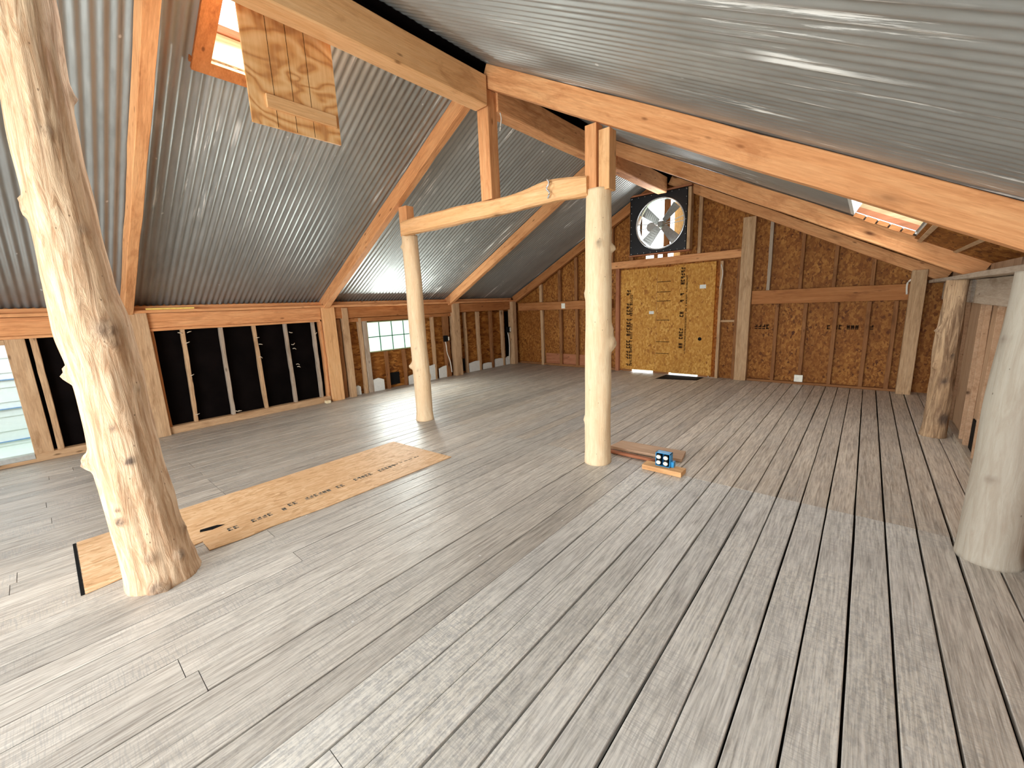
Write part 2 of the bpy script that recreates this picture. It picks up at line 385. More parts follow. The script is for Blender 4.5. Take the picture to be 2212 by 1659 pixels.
def log(name, path, mat, label, knots=(), rough=.006, ns=40, dz=.03, cat='post', group=None, flare=0):
    """tree-trunk post. path: (x, y, z, radius); knots: (z, angle_deg, size, height, darkness)"""
    o3 = Vector(path[0][:3]); bm = bmesh.new(); lay = bm.verts.layers.float.new('knot')
    zs = []; z = path[0][2]
    while z < path[-1][2]: zs.append(z); z += dz
    zs.append(path[-1][2]); rings = []; sd = random.random()*40
    for z in zs:
        k = 0
        while k < len(path)-2 and path[k+1][2] < z: k += 1
        a, b = path[k], path[k+1]; u = (z-a[2])/(b[2]-a[2]); us = u*u*(3-2*u)
        cx, cyy, r = [a[i]+(b[i]-a[i])*us for i in (0, 1, 3)]
        ring = []
        for j in range(ns):
            t = 2*math.pi*j/ns; d = Vector((math.cos(t), math.sin(t), 0))
            rr = r + rough*1.3*noise.noise(Vector((d.x*1.6+sd, d.y*1.6, z*1.8))) + rough*.9*noise.noise(Vector((d.x*9+sd, d.y*9, z*3.0)))
            kn = 0
            for kz, ka, ks, kh, kd in knots:
                da = (math.degrees(t)-ka+180) % 360-180; dd = math.hypot(math.radians(da)*r, (z-kz))/ks
                if dd < 1.6:
                    f = math.exp(-dd*dd*2.2); f = math.exp(-(dd*1.05)**4) if kh > .03 or abs(ka) > 85 else f; rr += kh*f*(1+.6*noise.noise(Vector((t*9, z*40, sd))))
                    kn = max(kn, 2.2*kd*math.exp(-dd*dd*2.4)*(.7+.6*noise.noise(Vector((t*12, z*60, sd)))))
            v = bm.verts.new(Vector((cx, cyy, z))+d*rr-o3); v[lay] = min(1, max(0, kn)); ring.append(v)
        rings.append(ring)
    for i in range(len(rings)-1):
        for j in range(ns): bm.faces.new((rings[i][j], rings[i][(j+1) % ns], rings[i+1][(j+1) % ns], rings[i+1][j]))
    bm.faces.new(rings[0]); bm.faces.new(rings[-1])
    o = link(name, bm, mat, None, o3, smooth=True)
    return tag(o, label, cat, group)
def stamps(name, origin, du, dv, length, height, mat, parent=None, seed=1, fill=.62, t=.0012, nrm=(0, 0, 1)):
    """ink stamp: a run of small illegible printed characters along du, height along dv"""
    rnd = random.Random(seed); O, du, dv, nn = Vector(origin), Vector(du).normalized(), Vector(dv).normalized(), Vector(nrm).normalized()
    bm = bmesh.new(); s = 0
    def cell(a0, a1, b0, b1):
        vs = []
        for a in (a0, a1):
            for b in (b0, b1):
                for c in (0, t): vs.append(bm.verts.new(du*a+dv*b+nn*c))
        for f in ((0, 1, 3, 2), (4, 6, 7, 5), (0, 4, 5, 1), (2, 3, 7, 6), (0, 2, 6, 4), (1, 5, 7, 3)): bm.faces.new([vs[i] for i in f])
    w = height*.55
    while s < length:
        if rnd.random() < fill:
            k = rnd.randint(0, 4); th = height*.25
            if k in (0, 1, 3): cell(s, s+th, 0, height)
            if k in (1, 2, 4): cell(s+w-th, s+w, height*(.5 if k == 4 else 0), height)
            if k in (0, 2, 3): cell(s, s+w, height-th, height)
            if k in (1, 2, 4): cell(s, s+w, height*.45, height*.45+th)
            if k in (0, 3, 4): cell(s, s+w, 0, th)
            s += w*1.35
        else: s += w*rnd.uniform(.8, 2.2)
    return tag(link(name, bm, mat, parent, O), kind='stuff')

# ================================================================= SETTING
# ---- floor: real boards along Y with real gaps
def make_floor():
    bm = bmesh.new(); lay = bm.loops.layers.float_color.new('plank'); rnd = random.Random(3)
    x = -7.3; i = 0
    while x < XR+.05:
        w = .148 + rnd.random()*.012 if x < -1.35 else .1545
        gap = .0035+.0025*rnd.random() if x < -2.2 else (.0055 if x < -1.2 else .0085+.003*rnd.random())
        if x < -1.35: pass
        ends = [YB-.2, rnd.uniform(-1.5, .6), 3.5 if x > -2.6 else rnd.choice([.87, 3.5, 2.1]), 3.5+rnd.uniform(1.4, 3.6) if x < -2.6 else 9, YG+.1]
        ends = sorted(set(e for e in ends if e <= YG+.1)); ends = [ends[0]]+[e for e in ends[1:] if e > ends[0]+.4]
        for a, b in zip(ends[:-1], ends[1:]):
            if b-a < .3: continue
            r1, r2 = rnd.random()*.28+(.12 if x < -4.15 else .34 if x < -1.5 else .58), rnd.random()
            br = .95 if a >= 3.49 else (0 if x > -1.5 else .5 if x > -3.2 else .75)
            if x > .25: br = max(br, .45)
            sh = rnd.uniform(-.0022, .0022); n = max(1, int((b-a)/.35)); top = []
            zt = rnd.uniform(-.0012, .0012)
            for k in range(n+1):
                y = a+.0015+(b-a-.003)*k/n; j1 = .0022*noise.noise(Vector((i*3.1, y*1.4, 0))); j2 = .0022*noise.noise(Vector((i*3.1, y*1.4, 7)))
                if x > -1.35: j1 *= 1.5; j2 *= 1.5
                row = [bm.verts.new((x+sh+j1, y, zt-.028)), bm.verts.new((x+sh+j1, y, zt-.002)), bm.verts.new((x+sh+j1+.003, y, zt)),
                       bm.verts.new((x+sh+w-gap+j2-.003, y, zt)), bm.verts.new((x+sh+w-gap+j2, y, zt-.002)), bm.verts.new((x+sh+w-gap+j2, y, zt-.028))]
                top.append(row)
            fs = []
            for k in range(n):
                for q in range(5): fs.append(bm.faces.new((top[k][q], top[k][q+1], top[k+1][q+1], top[k+1][q])))
            fs.append(bm.faces.new(top[0])); fs.append(bm.faces.new(top[-1]))
            for f in fs:
                for l in f.loops: l[lay] = (r1, r2, br, 1)
        x += w; i += 1
    o = link('floor', bm, M_floor); tag(o, kind='structure')
    u = bxo('joist_deck', -7.35, XR+.25, YB-.2, YG+.2, -.2, -.045, M_under, o)
    return o
floor = make_floor()

slab('floor_opening_shade', [(-3.02, 7.78), (-2.3, 7.95), (-2.27, 8.3), (-3.0, 8.3)], .0015, .004, M_dark, floor)  # thin black slab, the darkness of a missing floorboard painted on
# ---- corrugated roof, one surface per slope, with openings cut for the hatches
def make_roof(name, xs, hole, amp=.0068):
    """xs from the ridge to the eave; hole = (ix0, ix1, y0, y1) in xs indices"""
    bm = bmesh.new(); P = .0677; segs = 8; y0, y1 = YB-.1, YG+.28
    n = int((y1-y0)/P*segs); cols = []
    for i in range(n+1):
        y = y0+i*P/segs; a = amp*math.sin(2*math.pi*i/segs)
        lap = .003*((int(y/.62)) % 2)
        sgn = 1 if xs[-1] > RX else -1
        cols.append([bm.verts.new((x+sgn*a*.47, y, roofz(x)+.012+a*.88+lap)) for x in xs])
    for i in range(n):
        y = y0+(i+.5)*P/segs
        for k in range(len(xs)-1):
            if hole and hole[0] <= k < hole[1] and hole[2] < y < hole[3]: continue
            bm.faces.new((cols[i][k], cols[i][k+1], cols[i+1][k+1], cols[i+1][k]))
    o = link(name, bm, M_roof, smooth=True); tag(o, kind='structure'); return o
roofL = make_roof('ceiling_left', [RX+.01, -3.36, -3.93, -5.4, -7.45], (1, 2, 1.22, 1.80), .0075)
roofR = make_roof('ceiling_right', [RX-.01, -1.6, -.19, .29, 1.2], (2, 3, 4.2, 5.82), .0042)
ridge = beam('trim_ridge', (RX, YB, RZ+.05), (RX, YG+.2, RZ+.05), .32, .02, M_galv); tag(ridge, kind='structure')

rshade = abox('ridge_shade', RX-.004, RX+.004, YB, YG+.1, 3.69, RZ+.03, M_black); tag(rshade, kind='structure'); rshade.name = 'ridge_shade_1'; ridge.name = 'trim_1'  # black strip painting the shade of the recess above the ridge beam
rshade2 = bxo('ridge_shade_2', RX-.09, RX+.10, YB, YG+.1, RZ-.062, RZ-.055, M_black); tag(rshade2, kind='structure')  # second black strip, shade of the ridge recess put in as colour
# ---- left wall
WL = thing('wall_left', (XL, 0, 0), None, None); WL['kind'] = 'structure'
def lsheath(y0, y1, z0, z1, mat, nm='sheathing', x=-7.13): return bxo(nm, x-.012, x, y0, y1, z0, z1, mat, WL)
lsheath(3.3, 4.1, 0, 1.66, M_osb); lsheath(4.1, 5.2, 0, .76, M_osb); lsheath(4.1, 5.2, 1.32, 1.66, M_osb); lsheath(5.2, 8.45, 0, 1.66, M_osb)
lsheath(-.16, 3.3, 0, 1.66, M_black, 'tar_paper'); lsheath(YB, -.9, 0, 1.66, M_osb)
lsheath(-.9, -.16, 0, .06, M_osb); lsheath(-.9, -.16, 1.33, 1.66, M_osb)
bxo('fascia_board', -7.2, -7.15, YB, YG+.1, 1.6, 1.85, M_ceda, WL)
# header beams, one per bay
for y0, y1, mt in ((YB, .79, M_beam), (1.0, 3.23, M_beam), (3.46, 6.14, M_ceda), (6.34, 8.3, M_ceda)):
    abox('header_beam', -7.07, -7.0, y0, y1, 1.42, 1.615, mt, WL)
abox('header_trim', -7.08, -6.985, 1.0, 3.2, 1.385, 1.418, M_beam, WL)
abox('header_trim', -7.08, -7.01, YB, .79, 1.385, 1.418, M_beam, WL)
abox('header_trim', -7.09, -7.04, 3.7, 6.14, 1.345, 1.415, M_ceda, WL)
# sills
abox('sill_plate', -7.1, -6.99, YB, .79, .0, .095, M_stud, WL); abox('sill_plate', -7.1, -6.99, 1.0, 3.22, 0, .10, M_stud, WL)
# studs
def lstud(y, w, z0, z1, mat, x0=-7.12, x1=-7.04, lean=0):
    return beam('stud', ((x0+x1)/2, y+w/2, z0), ((x0+x1)/2, y+w/2+lean, z1), x1-x0, w, mat, WL, .005, .006, .12)
for y, lean, mt in ((1.285, .03, M_stud), (1.745, .02, M_greyst), (2.19, .0, M_stud), (2.64, .0, M_greyst), (3.07, 0, M_greyst)): lstud(y, .045, .095, 1.39, mt, -7.09, -7.02, lean)
lstud(1.0, .035, .1, 1.39, M_ceda, -7.11, -7.0); lstud(3.19, .04, .1, 1.39, M_beam, -7.1, -7.0)
lstud(-.02, .055, .09, 1.39, M_stud, -7.1, -7.02); lstud(.24, .05, .09, 1.39, M_stud, -7.11, -7.06)
for y, w, mt in ((3.5, .07, M_studb), (3.92, .06, M_stud), (4.42, .05, M_studb), (4.83, .05, M_studb), (5.22, .06, M_studb), (5.6, .05, M_stud), (5.93, .13, M_studb), (6.56, .05, M_stud), (6.97, .07, M_stud), (7.42, .07, M_studb), (7.84, .07, M_stud)):
    if 4.1 < y < 5.2: lstud(y, w, 0, .74, mt)
    else: lstud(y, w, 0, 1.41, mt)
for y in (-3.1, -2.6, -2.1, -1.68): lstud(y, .05, .09, 1.39, M_stud)
abox('window_trimmer', -7.12, -7.04, 3.99, 4.09, 0, 1.35, M_greyst, WL)
lsheath(8.03, 8.17, .2, 1.38, M_black, 'dark_recess', -7.118)
rnd_ = random.Random(5)
for (y, zz) in ((1.32, .2), (1.34, .75), (1.36, 1.2), (1.8, .15), (1.83, .13), (2.22, .9), (2.25, 1.1), (2.22, 1.2), (2.71, 1.25), (2.72, 1.05), (2.73, .98), (2.75, .72), (2.76, .68), (3.1, 1.2), (1.3, 1.35), (1.4, 1.34)):
    tube('torn_scrap', [(-7.03, y-.01, zz), (-7.01, y+.01, zz+.012*rnd_.uniform(-1, 1)), (-7.02, y+.035, zz+.02*rnd_.uniform(-1, 1))], .006, M_earth, WL, ns=5, sub=2)
# ---- windows
win = bxo('window_1', -7.125, -7.115, 4.10, 5.19, .765, 1.315, M_glass); tag(win, kind='structure')
bm = bmesh.new()
for z0, z1 in ((.75, .767), (1.313, 1.33)): boxbm(bm, -7.14, -7.08, 4.08, 5.21, z0, z1)
for y0, y1 in ((4.08, 4.1), (5.19, 5.21)): boxbm(bm, -7.14, -7.08, y0, y1, .75, 1.33)
link('window_frame', bm, flat('greenish_frame', (.35, .36, .2)), win)
bm = bmesh.new()
for y in (4.37, 4.645, 4.92): boxbm(bm, -7.112, -7.104, y-.008, y+.008, .765, 1.315)
boxbm(bm, -7.112, -7.104, 4.1, 5.19, 1.031, 1.047)
link('glazing_bars', bm, flat('dark_green_bars', (.05, .16, .12)), win)
win2 = bxo('window_2', -7.09, -7.08, -.78, -.2, .1, 1.31, M_glass); tag(win2, kind='structure')
abox('window_frame', -7.09, -7.0, -.2, -.05, .05, 1.385, M_stud, win2)
abox('window_frame', -7.09, -7.0, -.93, -.2, 1.33, 1.385, M_stud, win2)
abox('window_frame', -7.09, -7.0, -.93, -.78, .05, 1.385, M_stud, win2)
abox('window_sill', -7.1, -6.985, -.93, -.2, .045, .10, flat('grey_painted_sill', (.4, .4, .37)), win2)

# ---- gable wall
GW = thing('wall_far', (RX, YG, 0), None, None); GW['kind'] = 'structure'
def gsheath(poly, mat=M_osb, y=8.45):
    bm = bmesh.new(); a = [bm.verts.new((x-RX, 0, z)) for x, z in poly]; b = [bm.verts.new((x-RX, .012, z)) for x, z in poly]
    n = len(poly); bm.faces.new(a); bm.faces.new(b)
    for i in range(n): bm.faces.new((a[i], a[(i+1) % n], b[(i+1) % n], b[i]))
    return link('sheathing', bm, mat, GW, (RX, y, 0))
gsheath([(-7.2, -.15), (-4.0, -.15), (-4.0, roofz(-4.0)), (-7.2, roofz(-7.2))])
gsheath([(-2.24, -.15), (XR+.05, -.15), (XR+.05, roofz(XR+.05)), (-2.24, roofz(-2.24))])
gsheath([(-4.0, 2.1), (-2.24, 2.1), (-2.24, 2.342), (-4.0, 2.342)])
for a_, b_ in ((-4.0, -3.55), (-3.38, -3.3), (-3.2, -3.1), (-2.86, -2.24)): gsheath([(a_, 2.342), (b_, 2.342), (b_, 2.48), (a_, 2.48)])
gsheath([(-4.0, 2.48), (-3.64, 2.48), (-3.64, roofz(-3.64)), (-4.0, roofz(-4.0))])
gsheath([(-2.7, 2.48), (-2.24, 2.48), (-2.24, roofz(-2.24)), (-2.7, roofz(-2.7))])
gsheath([(-3.64, 3.42), (-2.7, 3.42), (-2.7, roofz(-2.7)), (RX, RZ), (-3.64, roofz(-3.64))])
def gstud(x, w, z0, z1, mat, d=.07):
    y1 = 8.445; return beam('stud', (x+w/2, y1-d/2, z0), (x+w/2, y1-d/2, z1), w, d, mat, GW, .005, .004, .15)
for x, mt in ((-6.22, M_stud), (-5.66, M_studb), (-5.2, M_studb), (-4.75, M_stud), (-4.4, M_studb)):
    gstud(x, .075, 0, 1.37, mt); gstud(x-.02, .075, 1.57, roofz(x)-.2, mt)
for x, mt in ((-1.2, M_studb), (-.8, M_studb), (-.4, M_studb), (.0, M_studb), (.3, M_studb)):
    gstud(x, .055, 0.03, 1.36, mt)
for x, mt in ((-1.36, M_greyst), (-.9, M_studb), (-.46, M_studb), (.0, M_studb)): gstud(x, .05, 1.6, roofz(x)-.2, mt)
abox('girt', -6.9, -4.25, 8.34, 8.42, 1.375, 1.565, M_ceda, GW); abox('girt', -1.56, .47, 8.34, 8.42, 1.37, 1.6, M_ceda, GW)
abox('girt', -4.3, -1.72, 8.33, 8.42, 2.195, 2.335, M_beam, GW)
abox('sill_plate', -6.9, -4.1, 8.38, 8.44, 0, .05, M_studb, GW); abox('sill_plate', -1.56, .45, 8.36, 8.44, 0, .04, M_studb, GW)
bxo('blocking_panel', -6.1, -4.3, 8.42, 8.44, .04, .3, M_redbrd, GW)
gstud(-2.10, .05, 0, 2.16, M_stud, .1); gstud(-1.82, .05, 0, 2.16, M_studb, .09); gstud(-4.16, .06, 0, 2.16, M_redbrd, .1)
abox('blocking', -2.05, -1.82, 8.37, 8.44, 1.06, 1.1, M_stud, GW)
gstud(-3.87, .09, 2.34, 3.4, M_studb, .08); gstud(-2.52, .06, 2.34, 3.42, M_stud, .08); gstud(-4.3, .06, 2.34, 3.05, M_studb, .07)
stamps('ink_stamp', (-1.5, 8.447, .93), (1, 0, 0), (0, 0, 1), .55, .08, M_ink, GW, 3, .6, nrm=(0, -1, 0))
stamps('ink_stamp', (-.7, 8.447, .93), (1, 0, 0), (0, 0, 1), .8, .07, M_ink, GW, 5, .45, nrm=(0, -1, 0))
bxo('outlet_box', -.84, -.72, 8.36, 8.42, .045, .16, M_ivory, GW)
bxo('junction_box', -5.55, -5.45, 8.325, 8.342, 1.4, 1.52, M_ivory, GW)

for a_, b_ in ((-4.0, -3.8), (-3.32, -3.0), (-2.42, -2.24)): bxo('threshold', a_, b_, 8.40, 8.44, 0, .07, M_studb, GW)
# ---- strand-board door in the gable
dr = thing('door_1', (-3.11, 8.38, .03), None, None); dr['kind'] = 'structure'
bxo('door_panel', -4.055, -3.27, 8.375, 8.395, .05, 2.155, M_osbd, dr)
bxo('door_panel', -3.265, -2.93, 8.372, 8.392, .04, 2.145, M_osbd, dr)
bxo('door_panel', -2.925, -2.17, 8.355, 8.378, .035, 2.165, M_osbd, dr)
abox('door_jamb', -4.15, -4.07, 8.33, 8.4, 0, 2.19, M_redbrd, dr)
bm = bmesh.new()
for z in (.42, .66, 1.1, 1.48, 1.66, 1.86): boxbm(bm, -3.26, -2.99, 8.3705, 8.3725, z, z+.012)
link('kerf_lines', bm, M_ink, dr)
for (x, z0, L, h, sd) in ((-3.83, .12, 1.72, .085, 11), (-3.78, .12, 1.5, .05, 12)): stamps('ink_stamp', (x, 8.374, z0), (0, 0, 1), (-1, 0, 0), L, h, M_ink, dr, sd, .7, nrm=(0, -1, 0))
for (x, z0, L, h, sd) in ((-2.72, .55, 1.55, .075, 13), (-2.66, .45, 1.5, .03, 14)): stamps('ink_stamp', (x, 8.354, z0), (0, 0, 1), (-1, 0, 0), L, h, M_ink, dr, sd, .75, nrm=(0, -1, 0))
tag(bxo('sticker', -3.42, -3.32, 8.373, 8.375, 1.23, 1.29, M_white, dr), 'small white paper sticker')
tag(bxo('sticker', -2.44, -2.33, 8.353, 8.355, 1.69, 1.76, M_white, dr), 'small white paper sticker')
bm = bmesh.new(); bmesh.ops.create_cone(bm, segments=20, radius1=.035, radius2=.03, depth=.012, cap_ends=True)
link('knob_hole', bm, M_dark, dr, Matrix.Translation((-2.4, 8.352, .74)) @ Matrix.Rotation(math.pi/2, 4, 'X'))

# ---- right wall
RW = thing('wall_right', (XR, 0, 0), None, None); RW['kind'] = 'structure'
bxo('board_siding', XR, XR+.02, YB, YG+.1, 0, roofz(XR)+.0, M_tan, RW)
for y in [-3.0, -2.4, -1.8, -1.2, -.6, 0, .6, 1.2, 1.8, 2.4, 3.0, 3.7, 4.3, 4.76, 5.16, 5.58, 5.8, 6.6, 7.1, 7.6]:
    beam('stud', (XR-.02, y, 0), (XR-.02, y, 1.36), .04, .03, M_tan, RW, .003, .003)
for y0, y1 in ((YB, 3.22), (3.45, 5.87), (6.08, 8.19)): abox('header_beam', .765, .83, y0, y1, 1.37, 1.59, M_greyst, RW)
abox('sill_plate', .79, XR, YB, 8.3, 0, .05, M_greyst, RW)
bxo('vent_hole', .838, .848, 5.2, 5.5, .05, .33, M_dark, RW)
# ---- rear wall (behind the camera) round a doorway added for the main light
BW = thing('wall_rear', (RX, YB, 0), None, None); BW['kind'] = 'structure'
bm = bmesh.new(); poly = [(-7.2, 2.45), (.95, 2.45), (.95, 1.7), (RX, RZ), (-7.2, roofz(-7.2))]
for tri in ([(-5.76, 2.45), (-.44, 2.45), (RX, RZ)],):
    a = [bm.verts.new((x, YB, z)) for x, z in tri]; b = [bm.verts.new((x, YB-.02, z)) for x, z in tri]
    bm.faces.new(a); bm.faces.new(b)
    for i in range(3): bm.faces.new((a[i], a[(i+1) % 3], b[(i+1) % 3], b[i]))
link('sheathing', bm, M_osb, BW)
bxo('sheathing', -7.2, -3.95, YB-.02, YB, 0, 2.46, M_osb, BW); bxo('sheathing', .45, .95, YB-.02, YB, 0, 1.8, M_osb, BW)
abox('added_door_post', -4.05, -3.9, YB, YB+.1, 0, 2.45, M_beam, BW); abox('added_door_post', .42, .55, YB, YB+.1, 0, 1.8, M_beam, BW)

# ================================================================= OUTSIDE
bm = bmesh.new(); hv = []
for i in range(31):
    x = 20-i*3.0; hv.append([bm.verts.new((x, -60+k*8, -3.3+(max(0, -x-11)*.62)+.5*noise.noise(Vector((i*.4, k*.5, 0))))) for k in range(18)])
for i in range(30):
    for k in range(17): bm.faces.new((hv[i][k], hv[i][k+1], hv[i+1][k+1], hv[i+1][k]))
gr = link('meadow', bm, M_grass); tag(gr, 'bright green grass seen out of the small left window', 'grass', kind='stuff')
sd_ = thing('neighbouring_wall', (-8.9, -1.5, -3.3), 'white lap-sided wall seen through the window at the left edge', 'wall')
bm = bmesh.new()
for k in range(30):
    z = -3.3+k*.2; vs = [bm.verts.new(p) for p in ((0, -6, z+3.3), (0, 4.4, z+3.3), (-.008, 4.4, z+3.5), (-.008, -6, z+3.5), (-.01, -6, z+3.3), (-.01, 4.4, z+3.3))]
    bm.faces.new((vs[0], vs[1], vs[2], vs[3])); bm.faces.new((vs[0], vs[4], vs[5], vs[1]))
link('lap_boards', bm, M_sid, sd_, (-8.9, -1.5, -3.3))
bm = bmesh.new()
for z in (-.05, .4, .8): boxbm(bm, -8.898, -8.885, -7, 2.5, z, z+.014)
tag(link('seam_lines', bm, M_sidb, sd_), 'thin blue lines')

# ================================================================= TIMBER FRAME
def tbeam(name, label, *a, cat='beam', group=None, **k): return tag(beam(name, *a, **k), label, cat, group)
def tabox(name, label, *a, cat='post', group=None, **k): return tag(abox(name, *a, **k), label, cat, group)
# top plates along the two side walls
tabox('top_plate', 'long flat plank capping the left side wall under the rafter feet', -7.14, -6.93, YB, 8.36, 1.618, 1.655, M_beam, cat='beam')
tabox('eave_board', 'narrow board above the left wall cap, at the foot of the metal roof', -7.12, -7.05, YB, 8.24, 1.657, 1.71, M_beam, cat='board')
tabox('top_plate', 'pale flat plank capping the right side wall behind the two log posts', .62, XR, YB, 8.36, 1.595, 1.635, M_greyst, cat='beam')
# left wall posts
tabox('wall_post', 'broad tan timber post in left wall, partly behind the big foreground log', -7.12, -6.95, .79, 1.0, 0, 1.617, M_stud)
tabox('wall_post', 'pale squared post at the right end of the black studded bay', -7.12, -6.96, 3.24, 3.46, 0, 1.617, M_beam2)
tabox('wall_post', 'slim weathered post just left of the small green window', -7.1, -6.97, 3.6, 3.70, 0, 1.6, M_stud)
tabox('wall_post', 'grey squared post in left wall between the cabled stud and the far corner', -7.1, -6.95, 6.14, 6.33, 0, 1.617, M_stud)
tabox('wall_post', 'pale round-edged post in the far left corner of the loft', -7.1, -6.93, 8.12, 8.32, 0, 1.617, M_stud, ch=.04)
tabox('wall_post', 'tall pale post from floor to roof, right of the strand-board door', -1.765, -1.57, 8.32, 8.43, 0, roofz(-1.6)-.22, M_stud)
tabox('wall_post', 'dark squared post in the shadowed far right corner', .44, .6, 8.2, 8.36, 0, 1.78, M_stud)
# rafters: centre line runs .105 below the metal
def rafter(label, side, y0, w=.1, h=.175, x_end=None, mat=M_beam, drop=0, xs=None):
    xe = x_end if x_end is not None else (-7.25 if side < 0 else .78)
    xs = xs if xs is not None else RX+side*.07
    zf = lambda x: roofz(x)-.103-drop
    return tbeam('rafter', label, (xs, y0+w/2, zf(xs)), (xe, y0+w/2, zf(xe)), w, h, mat, cat='rafter', ch=.005, jit=.004)
rafter('left-hand rafter nearest the camera, beside the roof hatch and foreground log', -1, .785, .09, x_end=-7.1, mat=M_beam)
rafter('left-hand rafter meeting the top of the middle log post', -1, BENT[1], x_end=-7.1)
rafter('left-hand rafter seen below the hewn tie beam', -1, BENT[2], x_end=-7.1, mat=M_beam)
rafter('dark left-hand rafter lying along the far gable wall', -1, 8.27, .1, x_end=-7.0, mat=M_ceda, drop=.02)
rafter('right-hand rafter nearest the camera, resting on the tall central log post', 1, BENT[1], .1, .19, x_end=.9, mat=M_beam)
rafter('right-hand rafter passing just below the roof skylight', 1, BENT[2]-.1, .1, x_end=.82, mat=M_beam)
rafter('right-hand rafter lying along the far gable wall above the fan side', 1, 8.27, .1, .15, x_end=.8, mat=M_beam, drop=.02)
# ridge beams, one per bay
for (y0, y1, mt, lb) in ((YB, 3.24, M_beam2, 'pale ridge timber nearest the camera, running past the plywood hatch door'),
                         (3.4, 6.0, M_beam, 'ridge timber between the hanging king post and the tall log post'),
                         (6.02, 7.98, M_beam, 'short far ridge timber ending above the black fan')):
    tbeam('ridge_beam', lb, (RX+.04, y0, 3.565), (RX+.04, y1, 3.565), .17, .27, mt, ch=.01)
# logs
log('log_post', [(-3.10, .28, -.01, .18), (-3.10, .275, .08, .17), (-3.09, .265, .2, .16), (-3.08, .25, .45, .15), (-3.08, .235, .75, .142), (-3.08, .236, 1.0, .137), (-3.08, .238, 1.27, .14),
     (-3.08, .225, 1.5, .146), (-3.08, .21, 1.75, .131), (-3.08, .208, 2.0, .122), (-3.08, .206, 2.3, .118), (-3.08, .215, 2.65, .117), (-3.08, .235, 3.0, .112), (-3.08, .25, 3.43, .108)],
    M_log, 'huge knotty peeled log post in the left foreground', rough=.008, ns=80, dz=.018, knots=[
    (1.49, 9, .085, .022, .45), (1.42, 14, .045, .012, .3), (1.27, -92, .042, .028, .15), (.80, -95, .05, .034, .4), (.79, -3, .032, .012, .95), (.46, -46, .032, .012, .85), (.53, -44, .02, .008, .6),
    (.21, -16, .05, .012, .35), (.17, 28, .045, .024, .5), (.02, -20, .06, .028, .6), (.0, -5, .04, .025, .5), (1.17, 40, .04, .006, .3), (2.62, 84, .05, .02, .4), (2.08, -92, .05, .018, .3), (1.98, 20, .04, .006, .3), (.98, -20, .03, .006, .4), (.3, 60, .05, .012, .3), (2.4, 0, .05, .012, .25)])
r = log('log_post', [(-1.862, 3.38, -.01, .128), (-1.862, 3.38, .15, .12), (-1.858, 3.38, .8, .12), (-1.853, 3.38, 1.5, .118), (-1.853, 3.38, 2.0, .114), (-1.85, 3.38, 2.47, .108)],
    M_logp, 'tall straight pale log post in the middle of the loft under the right rafter', rough=.004, knots=[(1.15, 27, .07, .04, .1), (1.27, 22, .06, .02, 0), (1.98, 28, .032, .045, .1), (2.02, -60, .032, .01, .7), (.42, 190, .05, .015, 0), (1.6, 195, .05, .008, 0)])
pc = [abox('squared_top', -1.94, -1.83, 3.30, 3.41, 2.46, roofz(-1.83)-.216, M_beam, r), abox('squared_top', -1.82, -1.72, 3.32, 3.44, 2.45, roofz(-1.72)-.216, M_beam2, r)]
r = log('log_post', [(-4.59, 3.40, -.01, .124), (-4.6, 3.41, .12, .114), (-4.61, 3.42, .6, .113), (-4.62, 3.42, 1.2, .109), (-4.615, 3.42, 1.9, .106), (-4.625, 3.42, 2.47, .101)],
    M_logp, 'slimmer peeled log post left of centre, under the hewn tie beam', rough=.004, knots=[(.76, 232, .042, .045, .1), (.6, 60, .05, .014, 0), (2.33, 234, .03, .025, .2), (1.45, 205, .03, .012, .1), (1.0, -60, .02, .004, .5), (.72, 300, .02, .004, .5)])
abox('squared_top', -4.69, -4.53, 3.33, 3.45, 2.46, roofz(-4.69)-.206, M_beam, r)
log('log_post', [(.655, 3.33, -.01, .135), (.65, 3.33, .1, .125), (.655, 3.33, .8, .118), (.665, 3.33, 1.594, .105)],
    M_logg, 'smooth grey log post at the right edge of the photo', rough=.004, knots=[(1.25, 200, .04, .004, .3), (.5, 240, .03, .003, .4)])
log('log_post', [(.645, 5.98, -.01, .105), (.65, 5.98, .1, .1), (.65, 5.97, .8, .085), (.655, 5.96, 1.594, .085)],
    M_logr, 'rough bark-scarred log post against the right wall', rough=.016, knots=[(1.1, 200, .04, .03, .1), (.75, 215, .03, .025, .1), (.2, -50, .08, -.015, 1), (.6, 280, .04, -.01, 1), (.85, 300, .03, -.01, .9)])
# tie beam and king post of the middle bent
def hew(s):
    return (-.012+.012*math.sin(s*3.1)+(.035*math.exp(-((s-.86)/.12)**2)), 1+.1*math.sin(s*7), .98+.12*math.sin(s*5+.4)+.28*math.exp(-((s-.86)/.12)**2))
tb = tbeam('tie_beam', 'rough-hewn crooked tie beam joining the two middle log posts', (-4.56, 3.295, 2.545), (-1.90, 3.31, 2.50), .1, .165, M_beam2, hfun=hew, jit=.008, seg=.066, ch=.024)
tabox('king_post', 'short weathered king post hanging from the ridge onto the tie beam', -3.15, -3.0, 3.27, 3.41, 2.60, 3.6, M_beam, ch=.006, cat='post')
tube('dangling_cord', [(-2.97, 3.42, 3.42), (-2.95, 3.41, 3.36), (-2.955, 3.4, 3.29), (-2.98, 3.42, 3.26)], .006, M_cable)
tag(bpy.data.objects['dangling_cord'], 'short loop of white cord on the side of the king post', 'cord')
cl = tube('cable_staple', [(-2.28, 3.225, 2.62), (-2.25, 3.215, 2.58), (-2.28, 3.215, 2.54), (-2.25, 3.215, 2.5), (-2.275, 3.225, 2.46)], .008, M_galv)
tag(cl, 'small bright metal hook and wire fixed to the hewn tie beam', 'hook')

